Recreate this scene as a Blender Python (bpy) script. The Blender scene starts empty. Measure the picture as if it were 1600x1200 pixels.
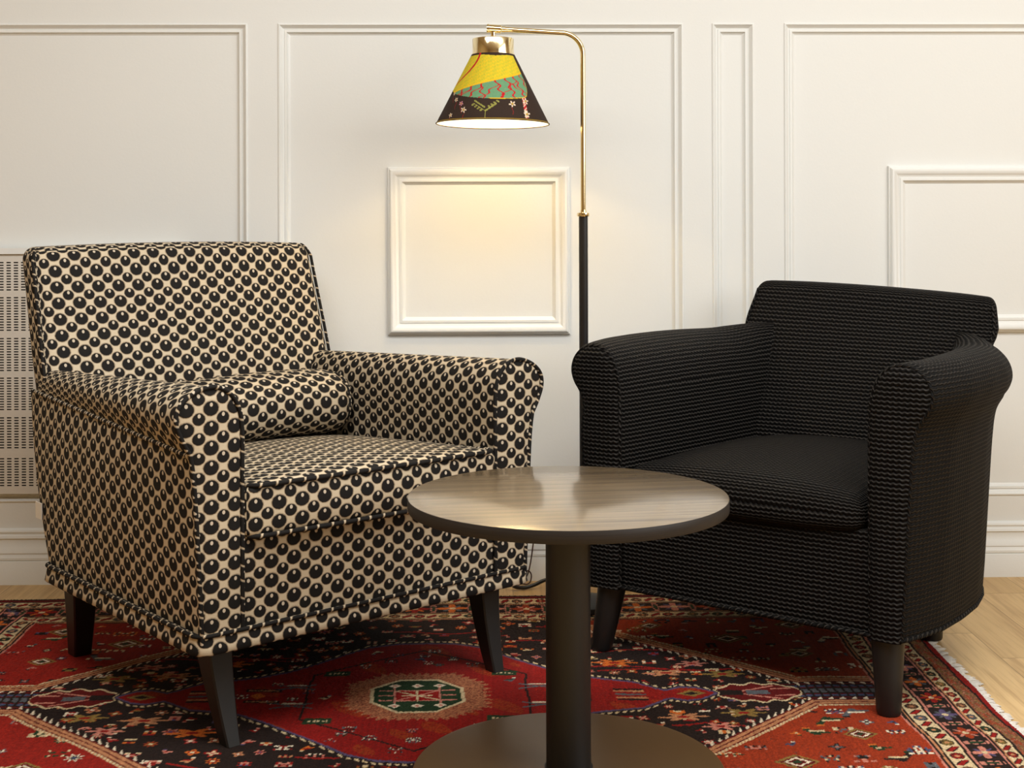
import bpy, bmesh, math, random
import numpy as np
from mathutils import Vector, Matrix
random.seed(7)
rng = np.random.default_rng(11)
R = math.radians
scn = bpy.context.scene
col = scn.collection

# ------------------------------------------------------------------ materials
def srgb(r, g, b):
    f = lambda c: (c/255/12.92) if c/255 <= .04045 else ((c/255+.055)/1.055)**2.4
    return (f(r), f(g), f(b), 1)

class NT:
    def __init__(s, name):
        s.m = bpy.data.materials.new(name); s.m.use_nodes = True
        s.t = s.m.node_tree; s.n = s.t.nodes; s.l = s.t.links
        s.b = s.n['Principled BSDF']; s.out = s.n['Material Output']
    def inp(s, sock, v):
        if hasattr(v, 'is_output'): s.l.new(v, sock)
        elif v is not None:
            try: sock.default_value = v
            except Exception: sock.default_value = v[:3]
    def node(s, typ, **kw):
        n = s.n.new(typ)
        for k, v in kw.items(): setattr(n, k, v)
        return n
    def M(s, op, a, b=None, c=None):
        n = s.node('ShaderNodeMath', operation=op)
        s.inp(n.inputs[0], a)
        if b is not None: s.inp(n.inputs[1], b)
        if c is not None: s.inp(n.inputs[2], c)
        return n.outputs[0]
    def mix(s, f, a, b, blend='MIX'):
        n = s.node('ShaderNodeMix', data_type='RGBA', blend_type=blend)
        s.inp(n.inputs[0], f); s.inp(n.inputs[6], a); s.inp(n.inputs[7], b)
        return n.outputs[2]
    def step(s, v, a, b, x=0., y=1.):
        n = s.node('ShaderNodeMapRange', interpolation_type='SMOOTHSTEP')
        s.inp(n.inputs[0], v); n.inputs[1].default_value = a; n.inputs[2].default_value = b
        n.inputs[3].default_value = x; n.inputs[4].default_value = y
        return n.outputs[0]
    def noise(s, vec, scale, detail=3, rough=.5):
        n = s.node('ShaderNodeTexNoise')
        if vec is not None: s.l.new(vec, n.inputs['Vector'])
        n.inputs['Scale'].default_value = scale; n.inputs['Detail'].default_value = detail
        n.inputs['Roughness'].default_value = rough
        return n.outputs['Fac']
    def coord(s, which='Object'): return s.node('ShaderNodeTexCoord').outputs[which]
    def scale(s, vec, sc):
        n = s.node('ShaderNodeMapping'); s.l.new(vec, n.inputs['Vector']); n.inputs['Scale'].default_value = sc
        return n.outputs[0]
    def sep(s, vec):
        n = s.node('ShaderNodeSeparateXYZ'); s.l.new(vec, n.inputs[0]); return n.outputs
    def bump(s, h, dist, strength=1.):
        n = s.node('ShaderNodeBump'); s.l.new(h, n.inputs['Height'])
        n.inputs['Distance'].default_value = dist; n.inputs['Strength'].default_value = strength
        s.l.new(n.outputs[0], s.b.inputs['Normal'])
    def set(s, **kw):
        names = dict(base='Base Color', rough='Roughness', metal='Metallic', spec='Specular IOR Level',
                     sheen='Sheen Weight', coat='Coat Weight', coatr='Coat Roughness', srough='Sheen Roughness')
        for k, v in kw.items(): s.inp(s.b.inputs[names[k]], v)
        return s.m

def plain(name, base, rough=.5, metal=0., spec=.5, grain=0., gscale=60):
    k = NT(name)
    if grain:
        f = k.noise(k.coord(), gscale, 4)
        base = k.mix(f, tuple(c*(1-grain) for c in base[:3])+(1,), tuple(min(1, c*(1+grain)) for c in base[:3])+(1,))
    return k.set(base=base, rough=rough, metal=metal, spec=spec)

def paint_mat(name, base, rough):
    k = NT(name)
    n1 = k.noise(k.coord(), 2.2, 2)
    c = k.mix(n1, tuple(x*.975 for x in base[:3])+(1,), base)
    k.bump(k.noise(k.coord(), 180, 2), .0006, .25)
    return k.set(base=c, rough=rough, spec=.35)

def spot_fabric():
    k = NT('spotted_upholstery')
    uv = k.coord('UV'); x, y, _ = k.sep(uv)
    PX, PY = .0466, .0343
    wob = k.M('MULTIPLY', k.M('SUBTRACT', k.noise(uv, 260, 2), .5), .16)
    masks, halos, his = [], [], []
    for off, rx, ry in ((0., .0143, .0126), (.5, .0117, .0104)):
        fu = k.M('MULTIPLY', k.M('SUBTRACT', k.M('FRACT', k.M('ADD', k.M('DIVIDE', x, PX), off+20)), .5), PX)
        fv = k.M('MULTIPLY', k.M('SUBTRACT', k.M('FRACT', k.M('ADD', k.M('DIVIDE', y, PY), off+20)), .5), PY)
        a = k.M('DIVIDE', fu, rx); b = k.M('DIVIDE', fv, ry)
        d = k.M('ADD', k.M('SQRT', k.M('ADD', k.M('MULTIPLY', a, a), k.M('MULTIPLY', b, b))), wob)
        masks.append(k.step(d, .94, 1.04, 1, 0)); halos.append(k.step(d, 1.0, 1.22, 1, 0))
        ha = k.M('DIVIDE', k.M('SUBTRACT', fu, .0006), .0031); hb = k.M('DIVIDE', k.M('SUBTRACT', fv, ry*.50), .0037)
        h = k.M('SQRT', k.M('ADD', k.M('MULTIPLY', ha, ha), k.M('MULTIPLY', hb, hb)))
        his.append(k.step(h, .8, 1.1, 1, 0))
    dot = k.M('MAXIMUM', *masks); halo = k.M('MAXIMUM', *halos); hi = k.M('MAXIMUM', *his)
    weave = k.noise(k.scale(uv, (900, 250, 1)), 1, 2)
    ground = k.mix(weave, (.50, .405, .275, 1), (.63, .535, .385, 1))
    c = k.mix(k.M('MULTIPLY', halo, .72), ground, (.115, .062, .024, 1))
    pile = k.mix(k.noise(uv, 900, 2), (.004, .0034, .003, 1), (.013, .011, .0095, 1))
    c = k.mix(dot, c, pile)
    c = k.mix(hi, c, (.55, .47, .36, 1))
    hgt = k.M('ADD', k.M('MULTIPLY', dot, 1.), k.M('MULTIPLY', k.noise(uv, 700, 2), .25))
    k.bump(hgt, .0016, .8)
    rough = k.mix(dot, (.48, .48, .48, 1), (.8, .8, .8, 1))
    return k.set(base=c, rough=rough, spec=.22)

def knit_fabric():
    k = NT('black_knit_upholstery')
    uv = k.coord('UV'); x, y, _ = k.sep(uv)
    xs = k.M('DIVIDE', x, .0112); ys = k.M('DIVIDE', y, .0089)
    w = k.M('MULTIPLY', k.M('SINE', k.M('MULTIPLY', xs, 2*math.pi)), .095)
    jit = k.M('MULTIPLY', k.M('SUBTRACT', k.noise(uv, 55, 2), .5), .35)
    yy = k.M('ADD', k.M('ADD', ys, w), jit)
    fr = k.M('FRACT', k.M('ADD', yy, 40))
    ridge = k.M('SINE', k.M('MULTIPLY', fr, math.pi))
    st = k.M('ADD', .80, k.M('MULTIPLY', k.M('SINE', k.M('ADD', k.M('MULTIPLY', xs, 2*math.pi), 1.1)), .20))
    h = k.M('MULTIPLY', k.M('POWER', ridge, .7), st)
    thread_highlight = k.M('MULTIPLY', k.step(fr, .52, .66), k.step(fr, .74, .90, 1, 0))
    thread_highlight = k.M('MULTIPLY', thread_highlight, st)
    fuzz = k.noise(uv, 1300, 2)
    c = k.mix(fuzz, (.0010, .0009, .0008, 1), (.0038, .0032, .0028, 1))
    c = k.mix(k.M('MULTIPLY', thread_highlight, .7), c, (.055, .049, .043, 1))  # highlight along the yarn tops of each row, painted into the colour
    k.bump(k.M('ADD', h, k.M('MULTIPLY', fuzz, .12)), .0036, .9)
    return k.set(base=c, rough=.7, spec=.12)

def oak_floor():
    k = NT('oak_planks')
    p = k.coord('Object'); x, y, z = k.sep(p)
    W = .1275
    px = k.M('DIVIDE', k.M('ADD', x, 20-.045), W); ip = k.M('FLOOR', px); fx = k.M('FRACT', px)
    wn = k.node('ShaderNodeTexWhiteNoise', noise_dimensions='1D'); k.l.new(ip, wn.inputs['W'])
    yo = k.M('ADD', k.M('DIVIDE', y, 1.15), k.M('MULTIPLY', wn.outputs[0], 7.3)); iy = k.M('FLOOR', yo); fy = k.M('FRACT', yo)
    w2 = k.node('ShaderNodeTexWhiteNoise', noise_dimensions='2D')
    cb = k.node('ShaderNodeCombineXYZ'); k.l.new(ip, cb.inputs[0]); k.l.new(iy, cb.inputs[1]); k.l.new(cb.outputs[0], w2.inputs[0])
    cb2 = k.node('ShaderNodeCombineXYZ')
    k.inp(cb2.inputs[0], k.M('MULTIPLY', x, 26)); k.inp(cb2.inputs[1], k.M('MULTIPLY', y, 1.5)); k.inp(cb2.inputs[2], k.M('MULTIPLY', w2.outputs[0], 30))
    g1 = k.noise(cb2.outputs[0], 2.2, 5, .6)
    cb3 = k.node('ShaderNodeCombineXYZ')
    k.inp(cb3.inputs[0], k.M('MULTIPLY', x, 170)); k.inp(cb3.inputs[1], k.M('MULTIPLY', y, 5)); k.inp(cb3.inputs[2], k.M('MULTIPLY', w2.outputs[0], 9))
    g2 = k.noise(cb3.outputs[0], 1, 3)
    c = k.mix(w2.outputs[0], (.54, .35, .145, 1), (.68, .46, .21, 1))
    c = k.mix(k.step(g1, .40, .68), c, (.47, .29, .12, 1))
    c = k.mix(k.M('MULTIPLY', k.step(g2, .5, .8), .45), c, (.38, .22, .09, 1))
    seam = k.M('MAXIMUM', k.step(k.M('ABSOLUTE', k.M('SUBTRACT', fx, .5)), .490, .498), k.step(k.M('ABSOLUTE', k.M('SUBTRACT', fy, .5)), .4985, .4995))
    c = k.mix(k.M('MULTIPLY', seam, .55), c, (.12, .06, .02, 1))
    k.bump(k.M('SUBTRACT', k.M('MULTIPLY', g2, .2), seam), .0008, .6)
    return k.set(base=c, rough=.42, spec=.4)

def table_wood():
    k = NT('dark_wood_laminate')
    p = k.coord('Object'); x, y, z = k.sep(p)
    xr = k.M('ADD', k.M('MULTIPLY', x, .99), k.M('MULTIPLY', y, .12)); yr = k.M('SUBTRACT', k.M('MULTIPLY', y, .99), k.M('MULTIPLY', x, .12))
    def stretched(a, b):
        cb = k.node('ShaderNodeCombineXYZ'); k.inp(cb.inputs[0], k.M('MULTIPLY', xr, a)); k.inp(cb.inputs[1], k.M('MULTIPLY', yr, b)); k.inp(cb.inputs[2], k.M('MULTIPLY', z, 60))
        return k.noise(cb.outputs[0], 1, 4, .6)
    g = stretched(2.2, 60); g2 = stretched(10, 420)
    c = k.mix(k.step(g, .35, .7), (.20, .136, .07, 1), (.095, .063, .034, 1))
    c = k.mix(k.M('MULTIPLY', k.step(g2, .45, .75), .5), c, (.05, .033, .018, 1))
    k.bump(g2, .0004, .5)
    r = k.step(g, .3, .8, .27, .38)
    k.b.inputs['IOR'].default_value = 1.62
    return k.set(base=c, rough=r, spec=.22, coat=1., coatr=.13)

def edge_wood():
    k = NT('dark_edge_laminate')
    p = k.coord('Object'); n = k.noise(k.scale(p, (6, 6, 700)), 1, 3)
    return k.set(base=k.mix(n, (.010, .008, .007, 1), (.034, .027, .023, 1)), rough=.5, spec=.3)

def attr_mat(name, attr, rough, pile=0., trans=0.):
    k = NT(name)
    a = k.node('ShaderNodeVertexColor', layer_name=attr)
    c = a.outputs[0]
    if pile:
        p = k.coord('Object'); n = k.noise(p, 420, 2)
        c = k.mix(1., c, k.mix(n, (.72, .72, .72, 1), (1.2, 1.2, 1.2, 1)), 'MULTIPLY')
        k.bump(k.M('ADD', n, k.noise(p, 120, 2)), .003, pile)
    m = k.set(base=c, rough=rough, spec=.2, sheen=.0)
    if trans:
        t = k.node('ShaderNodeBsdfTranslucent'); k.l.new(c, t.inputs[0])
        mx = k.node('ShaderNodeMixShader'); mx.inputs[0].default_value = trans
        k.l.new(k.b.outputs[0], mx.inputs[1]); k.l.new(t.outputs[0], mx.inputs[2]); k.l.new(mx.outputs[0], k.out.inputs[0])
    return m

def brass_mat():
    k = NT('polished_brass')
    n = k.noise(k.coord(), 30, 2)
    k.set(rough=k.step(n, .3, .7, .10, .17))
    return k.set(base=(.90, .77, .48, 1), metal=1.)

def emit_mat(name, c, s):
    k = NT(name); k.b.inputs['Emission Color'].default_value = c; k.b.inputs['Emission Strength'].default_value = s
    return k.set(base=(.9, .9, .9, 1), rough=.4)

SPOT = spot_fabric(); KNIT = knit_fabric(); OAK = oak_floor(); TWOOD = table_wood(); EWOOD = edge_wood(); BRASS = brass_mat()
WALLP = paint_mat('warm_white_wall_paint', (.785, .798, .775, 1), .42)
TRIMP = paint_mat('warm_white_trim_paint', (.81, .823, .80, 1), .36)
CEILP = paint_mat('ceiling_paint', (.62, .54, .42, 1), .8)
ROOMP = paint_mat('room_wall_paint', (.40, .28, .13, 1), .6)
BLKWOOD = plain('black_stained_wood', (.0065, .006, .006, 1), .42, grain=.3)
BLKMET = plain('black_powder_coated_steel', (.012, .0115, .0115, 1), .45, spec=.5, grain=.15, gscale=400)
BASEMET = plain('dark_powder_coated_base', (.105, .058, .022, 1), .36, spec=.5, grain=.15, gscale=500)
BLKPOLE = plain('black_leather_wrap', (.012, .010, .009, 1), .38, grain=.2)
CABLE = plain('black_rubber', (.008, .007, .007, 1), .45)
CORD = plain('brown_cord', (.05, .018, .010, 1), .5)
UNDER = plain('black_dust_cloth', (.01, .01, .01, 1), .9)
TAGM = plain('white_ribbon', (.75, .73, .68, 1), .6)
GRILLE = paint_mat('enamelled_steel', (.70, .67, .61, 1), .4)
DARKIN = plain('dark_cavity', (.02, .018, .016, 1), .9)
FRINGE = plain('cotton_fringe', (.60, .56, .50, 1), .9, grain=.3, gscale=140)
RUGM = attr_mat('knotted_wool_pile', 'knots', .95, pile=.55)
SHADEM = attr_mat('printed_linen', 'print', .8, trans=.22)
BULBM = emit_mat('frosted_bulb', (1, .80, .55, 1), 30)
LINING = NT('white_lining')
LINING.set(base=(.92, .88, .78, 1), rough=.8); LINING = LINING.m

# ------------------------------------------------------------------ mesh helpers
def tag(o, label=None, cat=None, group=None, kind=None):
    for k, v in (('label', label), ('category', cat), ('group', group), ('kind', kind)):
        if v: o[k] = v
    return o

class MB:
    def __init__(s): s.v = []; s.f = []; s.uv = []
    def grid(s, P, UV=None, cu=False, flip=False):
        """P[i][j] -> points; faces between neighbours; cu closes i"""
        n, m = len(P), len(P[0]); o = len(s.v)
        for i in range(n):
            for j in range(m): s.v.append(tuple(P[i][j]))
        for i in range(n if cu else n-1):
            for j in range(m-1):
                i2 = (i+1) % n
                q = [(i, j), (i2, j), (i2, j+1), (i, j+1)]
                if flip: q = q[::-1]
                s.f.append([o+a*m+b for a, b in q])
                if UV is not None:
                    if cu and i2 == 0:
                        s.uv.append([UV[n][b] if a == 0 and i == n-1 else UV[a][b] for a, b in q])
                    else: s.uv.append([UV[a][b] for a, b in q])
                else: s.uv.append([(0, 0)]*4)
        return s
    def poly(s, pts, uv=None, flip=False):
        o = len(s.v); s.v += [tuple(p) for p in pts]
        idx = list(range(o, o+len(pts))); u = list(uv) if uv else [(p[0], p[1]) for p in pts]
        if flip: idx = idx[::-1]; u = u[::-1]
        s.f.append(idx); s.uv.append(u); return s
    def box(s, a, b):
        x0, y0, z0 = a; x1, y1, z1 = b
        for q in (((x0,y0,z0),(x1,y0,z0),(x1,y0,z1),(x0,y0,z1)), ((x1,y1,z0),(x0,y1,z0),(x0,y1,z1),(x1,y1,z1)),
                  ((x0,y1,z0),(x0,y0,z0),(x0,y0,z1),(x0,y1,z1)), ((x1,y0,z0),(x1,y1,z0),(x1,y1,z1),(x1,y0,z1)),
                  ((x0,y0,z1),(x1,y0,z1),(x1,y1,z1),(x0,y1,z1)), ((x0,y1,z0),(x1,y1,z0),(x1,y0,z0),(x0,y0,z0))): s.poly(q)
        return s
    def lathe(s, prof, n=48, c=(0, 0, 0)):
        P = [[(c[0]+r*math.cos(2*math.pi*i/n), c[1]+r*math.sin(2*math.pi*i/n), c[2]+z) for r, z in prof] for i in range(n)]
        s.grid(P, None, cu=True); return s
    def tube(s, pts, r, n=10, closed=False, usc=1.):
        pts = [Vector(p) for p in pts]; N = len(pts)
        rad = r if isinstance(r, (list, tuple)) else [r]*N
        T = []
        for i in range(N):
            a = pts[(i-1) % N] if (closed or i > 0) else pts[0]
            b = pts[(i+1) % N] if (closed or i < N-1) else pts[-1]
            T.append((b-a).normalized())
        up = Vector((0, 0, 1)) if abs(T[0].z) < .9 else Vector((0, 1, 0))
        nrm = (up-T[0]*up.dot(T[0])).normalized()
        rings, L, ls = [], 0., []
        for i in range(N):
            nrm = (nrm-T[i]*nrm.dot(T[i])).normalized(); bi = T[i].cross(nrm)
            if i: L += (pts[i]-pts[i-1]).length
            ls.append(L)
            rings.append([pts[i]+(nrm*math.cos(2*math.pi*k/n)+bi*math.sin(2*math.pi*k/n))*rad[i] for k in range(n+1)])
        UV = [[(ls[i]*.82, ls[i]*.604+k/n*.014-.007) for k in range(n+1)] for i in range(N)]
        if closed:
            L += (pts[0]-pts[-1]).length
            UV.append([(L*.82, L*.604+k/n*.014-.007) for k in range(n+1)])
        s.grid(rings, UV, cu=closed, flip=True)
        if not closed:
            s.poly(rings[0][:n]); s.poly(rings[-1][:n], flip=True)
        return s
    def build(s, name, mat, parent=None, smooth=35, merge=True, loc=None):
        me = bpy.data.meshes.new(name); me.from_pydata(s.v, [], s.f)
        ul = me.uv_layers.new(name='UVMap')
        flat = np.array([c for f in s.uv for p in f for c in p], dtype=np.float32)
        ul.data.foreach_set('uv', flat)
        if merge:
            bm = bmesh.new(); bm.from_mesh(me)
            bmesh.ops.remove_doubles(bm, verts=bm.verts, dist=.00006)
            bmesh.ops.recalc_face_normals(bm, faces=bm.faces)
            bm.to_mesh(me); bm.free()
        me.materials.append(mat)
        if smooth is not None:
            me.shade_smooth(); me.set_sharp_from_angle(angle=R(smooth))
        o = bpy.data.objects.new(name, me); col.objects.link(o)
        if parent: o.parent = parent
        if loc: o.location = loc
        return o

def empty(name, loc, rz=0.):
    o = bpy.data.objects.new(name, None); col.objects.link(o); o.location = loc; o.rotation_euler = (0, 0, rz)
    o.empty_display_size = .1; return o

def catmull(pts, per=6):
    out = []; n = len(pts)
    for i in range(n-1):
        p0, p1, p2, p3 = (np.array(pts[max(0, min(n-1, j))], float) for j in (i-1, i, i+1, i+2))
        for k in range(per):
            t = k/per
            out.append(tuple(.5*((2*p1)+(-p0+p2)*t+(2*p0-5*p1+4*p2-p3)*t*t+(-p0+3*p1-3*p2+p3)*t**3)))
    out.append(tuple(pts[-1])); return out

def axis_samples(L, r, n):
    arc = [r*math.tan(a) for a in np.linspace(0, math.pi/4, 5)]
    h = L/2
    mid = list(np.linspace(-(h-r), h-r, n))
    return [-(h-r)-a for a in arc[::-1][:-1]] + mid + [(h-r)+a for a in arc[1:]]

def rbox(mb, size, r, n=(10, 6, 6), fn=None, sides='xXyYzZ', uvoff=(0, 0)):
    """rounded box centred on origin, every face carries planar UV in metres, fn deforms"""
    h = [d/2 for d in size]
    A = [axis_samples(size[i], r, n[i]) for i in range(3)]
    fn = fn or (lambda p: p)
    def rnd(p):
        q = [max(-(h[i]-r), min(h[i]-r, p[i])) for i in range(3)]
        d = Vector([p[i]-q[i] for i in range(3)])
        if d.length > 1e-9: d = d.normalized()*r
        return fn(Vector(q)+d)
    for ax, (i, j) in ((0, (1, 2)), (1, (0, 2)), (2, (0, 1))):
        for sg in (-1, 1):
            if 'xyz'[ax] not in sides and sg < 0: continue
            if 'XYZ'[ax] not in sides and sg > 0: continue
            P, UV = [], []
            for a in A[i]:
                rowp, rowu = [], []
                for b in A[j]:
                    p = [0, 0, 0]; p[i] = a; p[j] = b; p[ax] = sg*h[ax]
                    rowp.append(rnd(p)); rowu.append((a+uvoff[0], b+uvoff[1]))
                P.append(rowp); UV.append(rowu)
            mb.grid(P, UV, flip=(sg > 0) != (ax == 1))
    return mb

def sstep(a, b, x):
    t = max(0., min(1., (x-a)/(b-a))); return t*t*(3-2*t)

def rowspan(out, z):
    xs = []
    z = max(z, out[0][1]+1e-6, out[-1][1]+1e-6) if z < .3 else z
    for (x0, z0), (x1, z1) in zip(out[:-1], out[1:]):
        if (z0-z)*(z1-z) <= 0 and abs(z1-z0) > 1e-9: xs.append(x0+(x1-x0)*(z-z0)/(z1-z0))
    return (min(xs), max(xs)) if xs else None

def front_panel(mb, out, y0, dome, z0, sgn):
    """upright arm front filled between its outline, softly domed"""
    zt = max(p[1] for p in out)
    zs = list(np.linspace(z0, zt-.03, 26))+[zt-.03+.03*math.sin(a) for a in np.linspace(.2, math.pi/2-.05, 8)]
    P, UV = [], []
    for z in zs:
        lo, hi = rowspan(out, z)
        rp, ru = [], []
        for k in range(13):
            t = k/12; x = lo+(hi-lo)*t
            e = 1-(2*t-1)**4
            ez = min(1, (zt-z)/.02)
            rp.append((x, y0-dome*e*ez, z)); ru.append((x+sgn*.003, z))
        P.append(rp); UV.append(ru)
    mb.grid(P, UV)

# ------------------------------------------------------------------ room
YW = 3.572           # face of the wall stiles
FZ = -.005           # floor level, the pile of the rug is z = 0
XL, XR, YF, ZC = -2.6, 2.7, -2.4, 2.55
PZ0, PZ1 = .206, 1.426
panels = [(-2.56, -1.785), (-1.70, -.617), (-.532, .506), (.588, .690), (.775, 1.813), (1.90, 2.64)]
DEP = .014
wb = MB()
def wq(x0, x1, z0, z1, y): wb.poly([(x0, y, z0), (x1, y, z0), (x1, y, z1), (x0, y, z1)])
xs = [XL]+[v for p in panels for v in p]+[XR]
for i in range(0, len(xs), 2): wq(xs[i], xs[i+1], PZ0, PZ1, YW)
wq(XL, XR, FZ, PZ0, YW); wq(XL, XR, PZ1, ZC, YW)
for a, b in panels: wq(a, b, PZ0, PZ1, YW+DEP)
tag(wb.build('wall_back', WALLP, smooth=None), kind='structure')

def frame_loop(prof, x0, x1, z0, z1, y):
    """mitred moulding: prof = (inset from outer edge, offset towards the room)"""
    m = MB(); P = []
    for d, o in prof:
        P.append([(x0+d, y-o, z0+d), (x1-d, y-o, z0+d), (x1-d, y-o, z1-d), (x0+d, y-o, z1-d)])
    n = len(P)
    for i in range(n-1):
        for c in range(4):
            c2 = (c+1) % 4
            m.poly([P[i][c], P[i][c2], P[i+1][c2], P[i+1][c]])
    return m
PROF_IN = [(-.003, 0), (-.003, .0022), (-.001, .0032), (.0012, .0028), (.002, .001), (.004, -.0008), (.0085, -.0062), (.0125, -.0078),
           (.0128, -.0054), (.0185, -.0054), (.0190, -.0076), (.0215, -.0110), (.0245, -.0130), (.0265, -.0142)]
PROF_OUT = [(0, -.002), (0, .006), (.0015, .0085), (.0045, .0095), (.0055, .0135), (.009, .0165), (.013, .0172), (.017, .0158), (.022, .0115),
            (.027, .0085), (.031, .0078), (.0312, .0095), (.0375, .0095), (.038, .0065), (.0415, .0035), (.045, .001), (.0465, -.001)]
n_tr = 0
for a, b in panels:
    n_tr += 1
    tag(frame_loop(PROF_IN, a, b, PZ0, PZ1, YW).build('trim_%d' % n_tr, TRIMP, smooth=28), kind='structure')
for a, b in ((-.2555, .2155), (1.0440, 1.5150)):
    n_tr += 1
    tag(frame_loop(PROF_OUT, a, b, .6255, 1.0585, YW+DEP).build('trim_%d' % n_tr, TRIMP, smooth=28), kind='structure')

sk = [(.136, 0), (.134, .006), (.131, .010), (.127, .011), (.1245, .0085), (.1205, .0085), (.118, .012), (.112, .0135), (.110, .0105), (.104, .0095),
      (.096, .0105), (.088, .013), (.080, .0165), (.0745, .0175), (.0735, .0155), (.069, .0165), (.0635, .0195), (.058, .0195), (.0555, .017), (.0545, .0195), (.0535, .020), (FZ, .020)]
m = MB(); m.grid([[(XL, YW-o, z) for z, o in sk], [(XR, YW-o, z) for z, o in sk]])
tag(m.build('baseboard_back', TRIMP, smooth=28), kind='structure')

m = MB(); m.poly([(XL, YF, FZ), (XR, YF, FZ), (XR, YW+.02, FZ), (XL, YW+.02, FZ)]); tag(m.build('floor', OAK, smooth=None), kind='structure')
m = MB(); m.poly([(XL, YF, ZC), (XL, YW+.02, ZC), (XR, YW+.02, ZC), (XR, YF, ZC)]); tag(m.build('ceiling', CEILP, smooth=None), kind='structure')
m = MB(); m.poly([(XL, YF, FZ), (XL, YW+.02, FZ), (XL, YW+.02, ZC), (XL, YF, ZC)]); tag(m.build('wall_left', ROOMP, smooth=None), kind='structure')
m = MB(); m.poly([(XL, YF, FZ), (XL, YF, ZC), (XR, YF, ZC), (XR, YF, FZ)]); tag(m.build('wall_front', ROOMP, smooth=None), kind='structure')
# right wall with a window opening (outside the frame; it lights the room)
WY0, WY1, WZ0, WZ1 = -1.0, 2.4, 1.1, 2.45
m = MB()
for y0, y1, z0, z1 in ((YF, WY0, FZ, ZC), (WY1, YW+.02, FZ, ZC), (WY0, WY1, FZ, WZ0), (WY0, WY1, WZ1, ZC)):
    m.poly([(XR, y0, z0), (XR, y0, z1), (XR, y1, z1), (XR, y1, z0)])
tag(m.build('wall_right', ROOMP, smooth=None), kind='structure')
m = MB()
for y0, y1, z0, z1 in ((WY0, WY0+.06, WZ0, WZ1), (WY1-.06, WY1, WZ0, WZ1), (WY0, WY1, WZ0, WZ0+.06), (WY0, WY1, WZ1-.06, WZ1), ((WY0+WY1)/2-.03, (WY0+WY1)/2+.03, WZ0, WZ1)):
    m.box((XR+.0, y0, z0), (XR+.06, y1, z1))
tag(m.build('window_1', TRIMP, smooth=None), kind='structure')

# ------------------------------------------------------------------ perforated heater cover low on the wall (left)
def grille():
    root = empty('heater_cover', (-1.240, YW-.012, .226))
    tag(root, 'perforated cream metal heater cover set in the wall behind the spotted armchair', 'vent cover')
    W, H = .93, .612; x0 = -W/2
    m = MB(); pitch = .0185; slot = .0112
    groups = [(408, 455, 11), (463, 518, 13), (527, 581, 13), (589, 642, 13), (651, 702, 12), (715, 761, 11)]
    zrows = []
    s = (.836-.227)/(771-398)
    for g0, g1, n in groups:
        ph = (g1-g0)/n
        for k in range(n):
            zt = (771-(g0+ph*k))*s; zrows.append((zt-ph*s*.46, zt))
    zl = sorted(set([0, H]+[v for r in zrows for v in r]))
    nx = int((W-.02)/pitch); xl = [x0]; xt = []
    st = x0+(W-nx*pitch)/2
    for k in range(nx):
        a = st+k*pitch+(pitch-slot)/2; xl += [a, a+slot]; xt.append((a, a+slot))
    xl.append(-x0)
    holes_x = set(range(1, len(xl)-1, 2)); zset = {(round(a, 6)) for a, b in zrows}
    for i in range(len(xl)-1):
        for j in range(len(zl)-1):
            if i in holes_x and round(zl[j], 6) in zset: continue
            m.poly([(xl[i], 0, zl[j]), (xl[i+1], 0, zl[j]), (xl[i+1], 0, zl[j+1]), (xl[i], 0, zl[j+1])])
    m.box((x0, .0005, -.004), (x0+.004, .016, H)); m.box((-x0-.004, .0005, -.004), (-x0, .016, H)); m.box((x0, .0005, H), (-x0, .016, H+.006))
    m.build('perforated_front', GRILLE, root, smooth=None)
    b = MB(); b.poly([(x0+.004, .0105, 0), (-x0-.004, .0105, 0), (-x0-.004, .0105, H), (x0+.004, .0105, H)])
    b.build('dark_inside', DARKIN, root, smooth=None)
    t = MB(); t.box((x0-.004, -.006, H+.001), (-x0+.004, .018, H+.016)); t.build('top_rail', TRIMP, root, smooth=None)
grille()

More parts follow.
